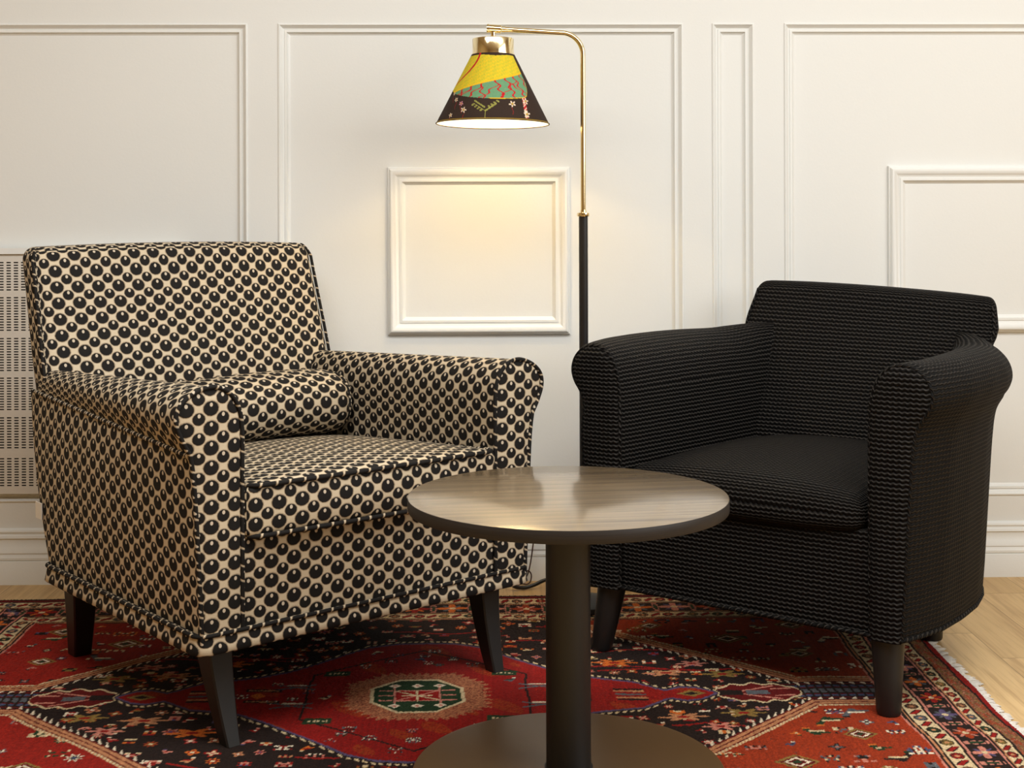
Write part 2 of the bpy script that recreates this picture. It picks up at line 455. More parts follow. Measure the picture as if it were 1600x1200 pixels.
# ------------------------------------------------------------------ rug, knot by knot
def make_rug():
    root = empty('oriental_rug', (-0.1346, 2.6979, 0))
    tag(root, 'red oriental rug with a green octagon medallion and dark field under the furniture', 'rug')
    U0, V0, V1 = 1.097, -.72, .681
    cu, cv = .0024, .0024
    nu, nv = int(2*U0/cu), int((V1-V0)/cv)
    u = np.linspace(-U0, U0, nu); v = np.linspace(V0, V1, nv)
    Ug, Vg = np.meshgrid(u, v, indexing='ij')
    wobu = .004*np.sin(Vg*7+1)+.002*np.sin(Vg*31); wobv = .004*np.sin(Ug*5)+.002*np.sin(Ug*27+2)
    U = Ug+wobu; V = Vg+wobv; aU, aV = abs(U), abs(V)
    C = np.zeros((nu, nv, 3))
    P = {k: np.array(srgb(*c)[:3]) for k, c in dict(
        red=(150, 24, 18), redo=(162, 58, 22), dred=(104, 18, 16), dark=(38, 25, 20), brown=(128, 84, 56), cream=(222, 196, 152), tan=(196, 134, 92),
        pink=(208, 132, 112), blue=(74, 80, 108), slate=(96, 98, 102), green=(38, 60, 34), orange=(212, 108, 40), white=(240, 222, 192), olive=(146, 116, 58), purple=(92, 78, 110)).items()}
    def paint(mask, c, t=1.):
        C[mask] = C[mask]*(1-t)+P[c]*t
    def uvi(uu, vv): return int(round((uu+U0)/cu)), int(round((vv-V0)/cv))
    def stamp(uu, vv, pat, colors, px=1, py=1):
        i0, j0 = uvi(uu, vv); h, w = pat.shape
        pat = np.kron(pat, np.ones((py, px), int))
        h, w = pat.shape
        i0 -= w//2; j0 -= h//2
        if i0 < 0 or j0 < 0 or i0+w > nu or j0+h > nv: return
        sub = C[i0:i0+w, j0:j0+h]; pt = pat.T
        for k, c in enumerate(colors, 1): sub[pt == k] = P[c]
    def motif(w, h, nc, fill=.55):
        hw = (w+1)//2; a = rng.integers(1, nc+1, (h, hw))*(rng.random((h, hw)) < fill)
        a = np.concatenate([a, a[:, ::-1][:, w % 2:]], 1)
        return a.astype(int)
    def flower(n):
        """round blossom: dark rim, petals, heart"""
        y, x = np.mgrid[-n:n+1, -n:n+1]; r = np.hypot(x, y); th = np.arctan2(y, x); k = rng.choice([4, 6, 8])
        pet = n*(.72+.28*np.cos(k*th+rng.random()*3))
        a = np.zeros_like(x); a[r <= pet] = 1; a[(r <= pet*.62)] = 2; a[r <= n*.25] = 3
        return a
    def bird(n):
        """small hooked figure"""
        a = np.zeros((n, 2*n), int)
        for k in range(n): a[k, max(0, k-1):k+2] = 1
        a[n//2, n//2:2*n-2] = 2; a[n-2, n:2*n] = 1; a[0, 0:3] = 3
        return a[::rng.choice([-1, 1]), ::rng.choice([-1, 1])]
    # --- spandrels
    paint(np.ones_like(U, bool), 'redo')
    t = (np.clip((U+.2)/.6, 0, 1)*.80)[..., None]
    C[:] = P['red']*(1-t)*.86+P['redo']*(t+.14*(1-t))
    HS = .91
    hexb = np.where(aU > .76, .060, .060+HS*(.76-aU))
    taken = []
    def free(uu, vv, du, dv):
        for a, b in taken:
            if abs(a-uu) < du and abs(b-vv) < dv: return False
        taken.append((uu, vv)); return True
    for _ in range(4200):
        uu, vv = rng.uniform(-.9, .9), rng.uniform(-.72, .485)
        if not free(uu, vv, .041, .040): continue
        c = [('white', 'dark', 'blue'), ('dark', 'cream', 'green'), ('slate', 'white', 'dark'), ('green', 'cream', 'orange'), ('dark', 'purple', 'white'), ('dark', 'olive', 'cream'), ('cream', 'dark', 'slate'), ('dark', 'slate', 'pink')][rng.integers(8)]
        k = rng.integers(6)
        uu += rng.uniform(-.008, .008)
        if k == 0: stamp(uu, vv, motif(rng.integers(7, 11), rng.integers(4, 6), 3), c, 2, 2)
        elif k == 1: stamp(uu, vv, bird(rng.integers(4, 7)), c, 2, 3)
        elif k == 2: stamp(uu, vv, motif(rng.integers(3, 6), rng.integers(2, 4), 2, .7), c, 3, 4)
        elif k == 3: stamp(uu, vv, flower(rng.integers(5, 8)), c, 1, 1)
        elif k == 4: stamp(uu, vv, bird(rng.integers(4, 6)), c[::-1], 1, 2)
        else: stamp(uu, vv, motif(rng.integers(8, 12), rng.integers(4, 6), 3, .42), c, 2, 3)
    # lozenges standing in the spandrels
    for su in (-1, 1):
        for sv in (-1, 1):
            for (uu, vv, a) in ((.66, .33, .040), (.50, .43, .030), (.80, .22, .032), (.82, .42, .038)):
                d = (abs(U-su*uu)/a+abs(V-sv*vv)/(a*.8))
                paint((d < 1.0), 'dred'); paint((d < 1.0) & (d > .8), 'olive'); paint((d < .62) & (d > .42), 'white'); paint(d < .25, 'green')
    # --- dark field and its banded outline
    s = np.where(aU > .76, hexb-aV, (hexb-aV)/math.hypot(1, HS))
    along = np.where(aU > .76, aU, aU*1.35+aV*.0)
    df = s > 0
    paint(df, 'dark')
    # branches
    for _ in range(46):
        c0 = rng.uniform(-.65, .65); ph, am, fr, sl = rng.uniform(0, 6), rng.uniform(.006, .016), rng.uniform(16, 34), rng.uniform(-.5, .5)
        u0 = rng.uniform(-.7, .5); L = rng.uniform(.12, .35)
        d = abs(V-c0-am*np.sin(fr*U+ph)-sl*(U-u0)*.5)
        paint(df & (d < .0032) & (U > u0) & (U < u0+L), 'red', .95)
    taken.clear()
    for _ in range(7000):
        uu, vv = rng.uniform(-.74, .74), rng.uniform(-.68, .49)
        if abs(vv) > .03+HS*(.76-abs(uu)) or not free(uu, vv, .031, .029): continue
        c = [('red', 'pink', 'white'), ('red', 'cream', 'pink'), ('orange', 'red', 'cream'), ('tan', 'red', 'white'), ('pink', 'red', 'purple'), ('redo', 'olive', 'cream'), ('red', 'orange', 'cream'), ('red', 'white', 'pink')][rng.integers(8)]
        k = rng.integers(5)
        if k < 2: stamp(uu, vv, flower(rng.integers(5, 8)), c, 1, 1)
        elif k == 2: stamp(uu, vv, motif(rng.integers(5, 8), rng.integers(3, 5), 3, .65), c, 2, 2)
        elif k == 3: stamp(uu, vv, bird(rng.integers(4, 6)), c, 1, 2)
        else: stamp(uu, vv, motif(rng.integers(3, 5), rng.integers(2, 4), 3, .8), c, 3, 3)
    # large leaves near the tips
    for su in (-1, 1):
        for sv in (-1, 1):
            for (uu, vv, a, b, c) in ((.615, .105, .045, .022, 'olive'), (.50, .12, .05, .02, 'tan'), (.40, .185, .05, .022, 'orange'), (.56, .17, .035, .02, 'pink')):
                x, y = (U-su*uu), (V-sv*vv); th = np.arctan2(y/b, x/a); r = np.hypot(x/a, y/b)
                paint(df & (r < .7+.3*np.cos(6*th)), c); paint(df & (r < .25), 'red')
    # corridor stripes
    co = df & (aU > .70)
    for lo, hi, c in ((.0, .010, 'slate'), (.010, .015, 'dark'), (.015, .020, 'dred'), (.020, .030, 'blue'), (.036, .041, 'dred')): paint(co & (aV >= lo) & (aV < hi), c)
    paint(co & (aV < .03) & ((aU*60 % 1) < .3), 'dark')
    tooth = (along/.022) % 1
    paint((s > 0) & (s < .016+.012*(1-abs(2*tooth-1))*1.) & (tooth < .45), 'white')
    for lo, hi, c in ((-.020, -.013, 'cream'), (-.013, -.010, 'dred'), (-.010, -.002, 'tan'), (-.002, .001, 'dred'), (.001, .009, 'tan'), (.009, .013, 'dred')): paint((s >= lo) & (s < hi), c)
    paint((s >= -.020) & (s < -.013) & ((along/.010) % 1 < .35), 'tan')
    # palmettes in the two tips
    for su in (-1, 1):
        x, y = (U*su-.665), V
        b = .047*np.sqrt(np.clip(1-(x/.085)**2, 0, 1))*(1+.12*np.cos(x*150))
        paint((abs(x) < .085) & (aV < b+.004), 'cream'); paint((abs(x) < .083) & (aV < b-.003), 'dred')
        paint((abs(x+.01) < .05) & (abs(aV-.4*abs(x+.05)) < .003), 'pink'); paint((x > -.085) & (x < -.03) & (aV < .014), 'dark')
        paint((abs(x) < .022) & (aV < .011), 'slate'); paint((x > .03) & (x < .07) & (abs(aV-.018) < .003), 'pink')
        paint((np.hypot(x+.125, V) < .02) & (np.cos(6*np.arctan2(V, x+.125)) > 0), 'pink'); paint(np.hypot(x+.125, V) < .006, 'red')
    # --- red lozenge
    mu = [0, .06, .12, .20, .27, .33, .38, .43, .47, .488, .52, .55, .585, .6]
    mv = [.315, .31, .285, .205, .14, .10, .085, .072, .036, .022, .038, .032, .002, -.05]
    mb = np.interp(aU, mu, mv); md = mb-aV
    paint(md > -.020, 'dark')
    dots = ((aU*75+aV*20) % 1) < .55
    paint((md > -.015) & (md < -.007) & dots, 'cream')
    paint(md > -.003, 'purple'); paint(md > .005, 'red')
    ob = (rng.random((12, 8)) < .35)
    patch = np.sin(U*23+1.3)*np.sin(V*29+.4)+.5*np.sin(U*61+V*47)
    paint((md > .005) & (patch > .75) & (rng.random(U.shape) < .7), 'redo')
    inl = md > .014
    ring = np.maximum(aU/.215, (aU/.215*.55+aV/.165*.62))
    paint(inl & (abs(ring-1) < .012), 'dark')
    for (uu, vv, kind) in ((.17, .125, 'b'), (.16, -.12, 'b'), (-.17, .125, 'b'), (-.18, -.13, 'b'), (.0, .23, 'f'), (.06, .21, 'f'), (-.07, .2, 'f'), (.0, -.22, 'f'), (.08, -.2, 'f'), (-.08, -.21, 'f'),
                           (.24, .05, 'v'), (.24, -.05, 'v'), (-.24, .05, 'v'), (-.24, -.05, 'v'), (.30, .03, 'l'), (.30, -.03, 'l'), (-.3, .03, 'l'), (-.3, -.03, 'l'), (.10, .17, 'f'), (-.12, .165, 'f'), (.02, .26, 'f'), (-.03, -.265, 'f'), (.12, -.16, 'f'), (-.12, -.165, 'f'), (-.345, 0, 'f'), (-.31, 0, 'o')):
        x, y = U-uu, V-vv
        if kind == 'b': paint((abs(x) < .026) & (abs(y) < .014), 'green'); paint((abs(x) < .018) & (abs(y) < .004) & ((x*120) % 1 < .5), 'cream')
        elif kind == 'v': paint((abs(abs(y)-.35*abs(x)) < .003) & (abs(x) < .04), 'slate'); paint((abs(y-.012) < .003) & (abs(x) < .02), 'white')
        elif kind == 'l': paint((abs(y) < .007) & (abs(x) < .035), 'dark'); paint((abs(y) < .003) & (abs(x) < .03), 'tan')
        elif kind == 'o': paint((abs(x)+abs(y) < .016), 'orange')
        else: stamp(uu, vv, motif(11, 5, 3, .6), ('white', 'slate', 'dark'), 1, 2)
    for _ in range(34):
        uu, vv = rng.uniform(-.33, .33), rng.uniform(-.27, .27)
        if abs(vv) > np.interp(abs(uu), mu, mv)-.04 or (abs(uu) < .16 and abs(vv) < .14): continue
        stamp(uu, vv, [np.kron(motif(9, 4, 3, .5), np.ones((2, 1), int)), np.kron(bird(5), np.ones((2, 1), int))][rng.integers(2)], [('cream', 'dark', 'blue'), ('slate', 'green', 'white'), ('blue', 'dark', 'pink')][rng.integers(3)])
    for su in (-1, 1):   # pendant tips
        x = U*su
        for k, c in ((.028, 'dark'), (.018, 'tan'), (-.028, 'dark'), (-.018, 'tan'), (0, 'slate')):
            paint((x > .385) & (x < .445) & (abs(V-k) < .004), c)
        paint((abs(x-.535)/.03+aV/.017 < 1), 'olive'); paint((abs(x-.535)/.016+aV/.009 < 1), 'dark')
    # --- octagon
    o = np.maximum(np.maximum(aU/.086, aV/.083), (aU/.086+aV/.083)/1.42)
    fr_ = .5*np.sin(np.arctan2(V, U)*46)+rng.random(U.shape)*.7
    halo = np.maximum(np.maximum(aU/.125, aV/.112), (aU/.125+aV/.112)/1.5)
    paint(halo+.10*fr_ < 1.12, 'tan', .75); paint((halo+.12*fr_ < 1.1) & (rng.random(U.shape) < .35), 'dred', .7)
    paint(o < 1.07, 'cream'); paint(o < .985, 'green')
    gu = .042
    paint((aU < .045) & (aV < .027), 'red')
    for k in (-.026, 0, .026): paint((abs(V-k) < .003) & (aU < .075) & (aU > .048), 'pink')
    paint((abs(aU-.044) < .002) & (aV < .045), 'pink'); paint((abs(abs(V)-.027) < .002) & (aU < .045), 'pink')
    paint((abs(V-U*.6) < .0025) & (aU < .043) & (aV < .026), 'pink'); paint((abs(V+U*.6) < .0025) & (aU < .043) & (aV < .026), 'cream')
    paint((aU < .002) & (aV < .03), 'cream'); paint((aV < .002) & (aU < .03), 'cream')
    for uu in (-.044, 0, .044):
        for vv in (-.053, .053):
            d = abs(U-uu)/.013+abs(V-vv)/.011; paint(d < 1, 'white'); paint(d < .45, 'pink')
    # --- borders
    def border(w, lo, hi, c): paint((w >= lo) & (w < hi), c)
    def run_border(w, t, bands, creams, main, sign):
        for lo, hi, c in bands: border(w, lo, hi, c)
        for lo, hi in creams:
            mid = (lo+hi)/2; hw = (hi-lo)/2
            q = (t/.058) % 1; n = np.floor(t/.058)
            y = (w-mid)/hw; x = (q-.5)*2
            inb = (w > lo+.003) & (w < hi-.003)
            ros = (x/.46)**2+(y/.78)**2
            th = np.arctan2(y, x)
            rim = inb & (ros < 1)
            paint(rim, 'dark')
            sel = (n.astype(int)*7) % 5
            for k, c in enumerate(('olive', 'brown', 'green', 'red', 'slate')):
                paint(inb & (ros < .66+.2*np.cos(6*th)) & (sel == k), c)
            paint(inb & (ros < .10), 'tan'); paint(inb & (ros < .75) & (ros > .2) & (abs((x*3.2) % 1-.5) < .16), 'dark')
            lf = np.minimum(q, 1-q)*2
            paint(inb & (lf < .36) & (abs(y-(q if 0 else (((t/.058+.5) % 1)-.5)*3.0)) < .34), 'red')
            paint(inb & (lf < .44) & (abs(abs(y-(((t/.058+.5) % 1)-.5)*3.0)-.44) < .10), 'dark')
        lo, hi = main
        mid = (lo+hi)/2; hw = (hi-lo)/2
        per = .088; q = (t/per) % 1; n = np.floor(t/per).astype(int)
        x = (q-.5)*per; y = w-mid; inb = (w > lo+.003) & (w < hi-.003)
        r = np.hypot(x/1.1, y); th = np.arctan2(y, x)
        big = hw*1.0*(.62+.36*np.cos(4*th+(n % 2)*math.pi/4*0))
        for k, (c1, c2) in enumerate((('orange', 'slate'), ('pink', 'purple'), ('redo', 'pink'), ('purple', 'slate'), ('red', 'orange'))):
            selk = inb & (n % 5 == k)
            paint(selk & (r < hw*.86*(.70+.30*np.cos(8*th))), c2); paint(selk & (r < big), c1); paint(selk & (r < hw*.22), 'cream')
        sm = inb & (abs(q-.5) > .36) & (abs(((w-lo)/.014) % 1-.5) < .33)
        paint(sm & (np.minimum(q, 1-q)*per+abs(y)*.12 < .009), 'pink'); paint(inb & (np.minimum(q, 1-q)*per < .004) & (abs(y) < hw*.5), 'green')
    corner = (aU-.907) - (np.where(V > 0, V-.492, -V-.492))
    vside = corner < 0
    wv = np.where(V > 0, V, -V)
    # long sides (front and back)
    ms = (wv > .492-.012)
    Ckeep = C.copy()
    run_border(wv, U, [(.480, .485, 'dark'), (.485, .490, 'tan'), (.490, .495, 'dark'), (.495, .529, 'cream'), (.529, .534, 'dark'), (.534, .538, 'tan'), (.538, .606, 'dark'), (.606, .610, 'tan'), (.610, .615, 'dark'),
                       (.615, .653, 'cream'), (.653, .658, 'dark'), (.658, .672, 'dred'), (.672, .80, 'dark')], [(.495, .529), (.615, .653)], (.538, .606), 1)
    Cs = C.copy(); C[:] = Ckeep
    run_border(aU, V, [(.905, .909, 'pink'), (.909, .914, 'dark'), (.914, .918, 'tan'), (.918, .922, 'dark'), (.922, .956, 'cream'), (.956, .961, 'dark'), (.961, .966, 'pink'), (.966, 1.016, 'dark'), (1.016, 1.020, 'pink'), (1.020, 1.024, 'dark'), (1.024, 1.027, 'tan'),
                        (1.027, 1.049, 'cream'), (1.049, 1.054, 'dark'), (1.054, 1.080, 'brown'), (1.080, 1.085, 'dark'), (1.085, 1.2, 'red')], [(.922, .956), (1.024, 1.049)], (.966, 1.016), 1)
    br = (aU > 1.055) & (aU < 1.079)
    mot = np.sin(V*61+np.sin(U*300)*2)+.8*np.sin(V*143+U*90); paint(br & (mot > .3) & (rng.random(U.shape) < .75), 'redo', .75); paint(br & (mot < -.5) & (rng.random(U.shape) < .6), 'olive', .7); paint(br & (rng.random(U.shape) < .15), 'pink', .5)
    pick = vside & (wv > .480)
    C[pick] = Cs[pick]
    paint((aU > 1.054) & (wv > .658), 'dred')
    # --- wear: abrash bands and knot noise
    ab = 1+.10*np.sin(U*14+np.sin(U*43))*.6+.06*rng.standard_normal(nu)[:, None]
    C *= np.clip(ab, .8, 1.2)[..., None]
    C *= np.clip(1+.16*rng.standard_normal(U.shape), .55, 1.5)[..., None]
    C = np.clip(C*.72, .002, .95)
    # mesh
    z = .0007*rng.standard_normal(U.shape)+.0012*np.sin(U*9+V*4)
    edge = np.minimum(np.minimum(U0-abs(Ug), Vg-V0), V1-Vg)
    z -= .006*np.clip(1-edge/.006, 0, 1)**2
    z = np.minimum(z, .0004)-.0008
    wave = .003*np.sin(V*9)+.002*np.sin(V*23+1)
    wv2 = .003*np.sin(U*6)+.0016*np.sin(U*21)
    X = Ug+wave*np.clip((abs(Ug)-.8)/.3, 0, 1); Y = (Vg+wv2*np.clip((abs(Vg)-.45)/.2, 0, 1))*1.04
    co = np.stack([X, Y, z], -1).reshape(-1, 3).astype(np.float32)
    ii, jj = np.meshgrid(np.arange(nu-1), np.arange(nv-1), indexing='ij'); a = (ii*nv+jj).ravel()
    F = np.stack([a, a+nv, a+nv+1, a+1], -1).astype(np.int32)
    me = bpy.data.meshes.new('pile'); me.vertices.add(len(co)); me.vertices.foreach_set('co', co.ravel())
    nf = len(F); me.loops.add(nf*4); me.loops.foreach_set('vertex_index', F.ravel())
    me.polygons.add(nf); me.polygons.foreach_set('loop_start', np.arange(nf, dtype=np.int32)*4)
    me.update(calc_edges=True)
    at = me.color_attributes.new('knots', 'FLOAT_COLOR', 'POINT')
    rgba = np.concatenate([C.reshape(-1, 3), np.ones((nu*nv, 1))], 1).astype(np.float32); at.data.foreach_set('color', rgba.ravel())
    me.shade_smooth(); me.materials.append(RUGM)
    ob = bpy.data.objects.new('pile', me); col.objects.link(ob); ob.parent = root
    # backing, carries the thickness
    m = MB(); m.box((-U0, V0*1.04, -.0049), (U0, V1*1.04, -.0030)); m.build('backing', DARKIN, root, smooth=None)
    # fringe at both short ends
    for sgn in (-1, 1):
        m = MB(); y = V0+.004; nk = 0; td = 0.; tl = .018
        while y < V1-.004:
            if nk <= 0: nk = random.randint(3, 7); td = random.uniform(-.009, .009); tl = random.uniform(.010, .022)
            nk -= 1; L = tl*random.uniform(.8, 1.15); dy = td+random.uniform(-.003, .003); wv_ = .003*math.sin(y*9)+.002*math.sin(y*23+1)
            x0 = sgn*(U0-.004)+wv_
            pts = [(x0+sgn*L*t, (y+dy*t+random.uniform(-.0008, .0008))*1.04, -.0034+.0010*math.sin(math.pi*min(1, t*1.1))+random.uniform(-.0003, .0004)) for t in (0, .35, .7, 1)]
            m.tube(pts, [.0013, .0016, .0016, .0010], 5)
            y += random.uniform(.0021, .0032)
        f = m.build('fringe', FRINGE, root, smooth=60, merge=False); tag(f, 'white cotton fringe', kind='stuff')
make_rug()

# ------------------------------------------------------------------ spotted armchair
def taper_leg(mb, top, bot, st, sb, curve, zt, zb, n=8):
    """square tapered leg, curve bows it in y"""
    P = []
    for k in range(n+1):
        t = k/n; z = zt+(zb-zt)*t
        cx = top[0]+(bot[0]-top[0])*t; cy = top[1]+(bot[1]-top[1])*(t**curve)
        hx, hy = (st[0]+(sb[0]-st[0])*t)/2, (st[1]+(sb[1]-st[1])*t)/2; c = .003
        ring = [(cx-hx+c, cy-hy), (cx+hx-c, cy-hy), (cx+hx, cy-hy+c), (cx+hx, cy+hy-c), (cx+hx-c, cy+hy), (cx-hx+c, cy+hy), (cx-hx, cy+hy-c), (cx-hx, cy-hy+c)]
        P.append([(x, y, z) for x, y in ring])
    G = [[P[k][i] for k in range(n+1)] for i in range(8)]
    mb.grid(G, None, cu=True); mb.poly(P[0]); mb.poly(P[-1], flip=True)
    return mb

def spotted_chair():
    root = empty('spotted_armchair', (-.210, 2.635, 0), R(39.35))
    tag(root, 'cream armchair patterned all over with black dots, beside the dark round table', 'armchair')
    OF = [(.290, .19), (.290, .30), (.290, .47), (.290, .56), (.298, .600), (.318, .626), (.345, .636), (.372, .632), (.398, .619), (.414, .600), (.416, .576), (.405, .548), (.390, .522)]
    OFB = [(.390, .522), (.383, .47), (.376, .35), (.368, .19)]
    OR = [(.290, .19), (.290, .30), (.290, .47), (.290, .535), (.298, .573), (.312, .596), (.328, .603), (.342, .602), (.352, .596), (.358, .588), (.360, .578), (.361, .568), (.362, .560)]
    ORB = [(.362, .560), (.365, .47), (.367, .35), (.367, .19)]
    sh = lambda pts, s: [(-s*a, z) for a, z in pts]
    for s in (1, -1):                               # s=1: viewer's left arm (a' negative)
        f, r = catmull(sh(OF, s), 5), catmull(sh(OR, s), 5)
        fb, rb = catmull(sh(OFB, s), 8), catmull(sh(ORB, s), 8)
        m = MB(); nb = 24
        st = [0, .002, .006]+list(np.linspace(.014, .745, nb))
        P, UV = [], []
        L = [0]
        for k in range(1, len(f)): L.append(L[-1]+math.dist(f[k], f[k-1]))
        for k in range(len(f)):
            row, ru = [], []
            for b in st:
                t = b/.745; sh_ = (1-min(1, b/.010))**2*.004
                a = f[k][0]*(1-t)+r[k][0]*t; z = f[k][1]*(1-t)+r[k][1]*t
                # tuck the first centimetre inwards so that the front edge is rounded
                ca = s*(-.345); a += (ca-a)*sh_*4; z += (.54-z)*sh_*4
                row.append((a, b, z)); ru.append((b+.013, L[k]+.006))
            P.append(row); UV.append(ru)
        m.grid(P, UV, flip=s < 0)
        arm = m.build('arm', SPOT, root, smooth=50)
        # outer side panel down to the hem
        m = MB(); P, UV = [], []
        for k in range(len(fb)):
            row, ru = [], []
            for j in range(31):
                t = j/30
                z = fb[k][1]*(1-t)+rb[k][1]*t
                bend = .668+(z-.174)*.32+.014*math.sin(math.pi*min(1, max(0, (z-.19)/.36)))
                b = t*bend
                a = fb[k][0]*(1-t)+rb[k][0]*t-s*.010*math.sin(math.pi*t)*(1-abs(2*k/(len(fb)-1)-1)**2)
                if t > .95: a += s*.003*((t-.95)/.05)**2
                row.append((a, b, z)); ru.append((-s*b+.02, z+.01))
            P.append(row); UV.append(ru)
        m.grid(P, UV, flip=s < 0)
        m.build('side_panel', SPOT, root, smooth=50)
        # front facing panel
        out = f+fb[1:]
        m = MB(); front_panel(m, out, -.001, .006, .191, s)
        m.build('arm_front', SPOT, root, smooth=50)
        m = MB(); m.tube([(a, -.003, z) for a, z in out], .0042, 8)
        m.build('piping', SPOT, root, smooth=80)
        m = MB(); pts = []
        for j in range(30):
            t = j/29; a = fb[0][0]*(1-t)+rb[0][0]*t; z = fb[0][1]*(1-t)+rb[0][1]*t
            pts.append((a-s*.002, t*.76, z-.001))
        m.tube(pts, .0042, 8); m.build('piping', SPOT, root, smooth=80)
    # back
    BW = .359*2
    def lean(p):
        x, y, z = p; z += .522          # z now .178 ... .866
        fr_ = .713+.317*(z-.594); rr = .655+(z-.178)*.322
        t = (y+.055)/.11
        bulge = .016*(1-(x/.355)**2)*sstep(.4, .6, z)*(1-t)
        zz = z+.007*(1-(x/.355)**2)*sstep(.8, .865, z)
        return Vector((x*(1-.015*sstep(.6, .86, z)), fr_-bulge+(rr-fr_)*t, zz))
    m = MB(); rbox(m, (BW, .11, .688), .030, (26, 4, 24), lean, uvoff=(.01, .0))
    back = m.build('backrest', SPOT, root, smooth=50)
    for s in (-1, 1):
        m = MB()
        p = [lean(Vector((s*.357, -.046, z-.522))) for z in np.linspace(.47, .834, 24)]
        p += [lean(Vector((s*(.357-.012*math.sin(a)), -.046+.03*(1-math.cos(a)), .834-.522+.028*math.sin(a)))) for a in np.linspace(.2, 1.5, 6)]
        m.tube([q+Vector((s*.001, -.002, 0)) for q in p], .0038, 8)
        m.build('piping', SPOT, back, smooth=80)
    # seat cushion
    def cush(p):
        x, y, z = p
        e = (1-(x/.289)**2)*(1-((y)/.325)**2)
        zz = z+(.020*max(0, e)**.6 if z > 0 else -.0)-.034*(y+.325)/.5*(.5+z/.1)
        yy = y-.010*(1-(x/.29)**2)*sstep(0, -.33, y)*(1-(z/.06)**2)
        return Vector((x, yy+.313, zz+.410))
    m = MB(); rbox(m, (.578, .65, .096), .016, (22, 22, 5), cush, uvoff=(.013, .005))
    cu_ = m.build('seat_cushion', SPOT, root, smooth=50)
    for zz, sl in ((.456, .068), (.366, .0)):
        m = MB()
        pts = [(-.280, .5-.03*k, zz-sl*(.5-.03*k)) for k in range(17)]+[(-.282, .010, zz), (-.276, -.006, zz), (-.262, -.014, zz)]
        pts += [(x, -.014-.006*(1-(x/.29)**2), zz) for x in np.linspace(-.245, .245, 26)]
        pts += [(.262, -.014, zz), (.276, -.006, zz), (.282, .010, zz)]+[(.280, .02+.03*k, zz-sl*(.02+.03*k)) for k in range(17)]
        m.tube(pts, .0045, 8)
        m.build('piping', SPOT, cu_, smooth=80)
    # front rail
    m = MB(); rbox(m, (.584, .06, .176), .006, (20, 3, 8), lambda p: Vector((p.x, p.y+.032-.003*(1-(p.x/.3)**2), p.z+.280)), uvoff=(.02, .017))
    m.build('front_rail', SPOT, root, smooth=50)
    # hem band all round the bottom with its piping
    def loop(off, r=.02):
        x1, y0, y1 = .374+off, -.004-off, .672+off; pts = []
        for cx, cy, a0 in ((x1-r, y0+r, -90), (x1-r, y1-r, 0), (-x1+r, y1-r, 90), (-x1+r, y0+r, 180)):
            for k in range(7):
                a = R(a0+15*k); pts.append((cx+r*math.cos(a), cy+r*math.sin(a)))
        out = []
        for i in range(len(pts)):
            p, q = pts[i], pts[(i+1) % len(pts)]; d = math.dist(p, q); nn = max(1, int(d/.03))
            out += [(p[0]+(q[0]-p[0])*k/nn, p[1]+(q[1]-p[1])*k/nn) for k in range(nn)]
        return out
    prof = [(-.004, .208), (.003, .206), (.005, .196), (.007, .186), (.009, .176), (.006, .1725), (-.004, .1745)]
    m = MB(); base = loop(0); n = len(base)
    def offpt(i, o):
        p, q, r_ = base[(i-1) % n], base[i], base[(i+1) % n]; tx, ty = r_[0]-p[0], r_[1]-p[1]; L = math.hypot(tx, ty)
        return (q[0]+ty/L*o, q[1]-tx/L*o)
    acc = [0]
    for i in range(1, n+1): acc.append(acc[-1]+math.dist(base[i % n], base[i-1]))
    P = [[(*offpt(i, o), z) for o, z in prof] for i in range(n)]
    UV = [[(acc[i], z+.008) for o, z in prof] for i in range(n+1)]
    m.grid(P, UV, cu=True); hem = m.build('hem_band', SPOT, root, smooth=60)
    m = MB(); m.tube([(*offpt(i, .004), .206) for i in range(n)], .0040, 8, closed=True); m.build('piping', SPOT, hem, smooth=80)
    m = MB(); m.poly([(x, y, .186) for x, y in loop(-.01)], flip=True); m.build('underside', UNDER, root, smooth=None)
    # legs
    for s in (-1, 1):
        m = MB(); taper_leg(m, (s*.312, .066), (s*.304, .018), (.050, .058), (.027, .032), 1.5, .187, .0)
        m.build('leg', BLKWOOD, root, smooth=30)
        m = MB(); taper_leg(m, (s*.318, .630), (s*.297, .682), (.056, .056), (.038, .038), 1.2, .187, .0)
        m.build('leg', BLKWOOD, root, smooth=30)
    m = MB(); m.box((-.3765, .690, .296), (-.3745, .722, .330)); tag(m.build('care_tag', TAGM, root, smooth=None), 'small white ribbon label')
    return root
spotted_chair()

# loose bolster at the back of the spotted seat
def bolster():
    o = empty('lumbar_cushion', (-.210, 2.635, 0), R(39.35))
    tag(o, 'small dotted bolster cushion lying across the seat of the spotted armchair', 'cushion')
    m = MB(); nx, na = 40, 36; P, UV = [], []
    H = .286; cy, cz = .580, .503
    for i in range(nx+1):
        t = i/nx*2-1; x = H*math.sin(t*math.pi/2) if abs(t) > .0 else 0
        e = abs(x)/H; sc = max(.02, (1-e**24))**.5
        row, ru = [], []
        for k in range(na+1):
            a = 2*math.pi*k/na
            row.append((x, cy+.094*sc*math.copysign(abs(math.cos(a))**.85, math.cos(a)), cz+.074*sc*math.copysign(abs(math.sin(a))**.85, math.sin(a))+.003*math.sin(x*14)))
            ru.append((x+.01, -k/na*.532+.31))
        P.append(row); UV.append(ru)
    m.grid(P, UV); m.build('cover', SPOT, o, smooth=60)
    for s in (-1, 1):
        m = MB(); m.tube([(s*H*.955, cy+.080*math.copysign(abs(math.cos(a))**.85, math.cos(a)), cz+.063*math.copysign(abs(math.sin(a))**.85, math.sin(a))) for a in np.linspace(0, 2*math.pi, 40)[:-1]], .004, 8, closed=True)
        m.build('piping', SPOT, o, smooth=80)
bolster()

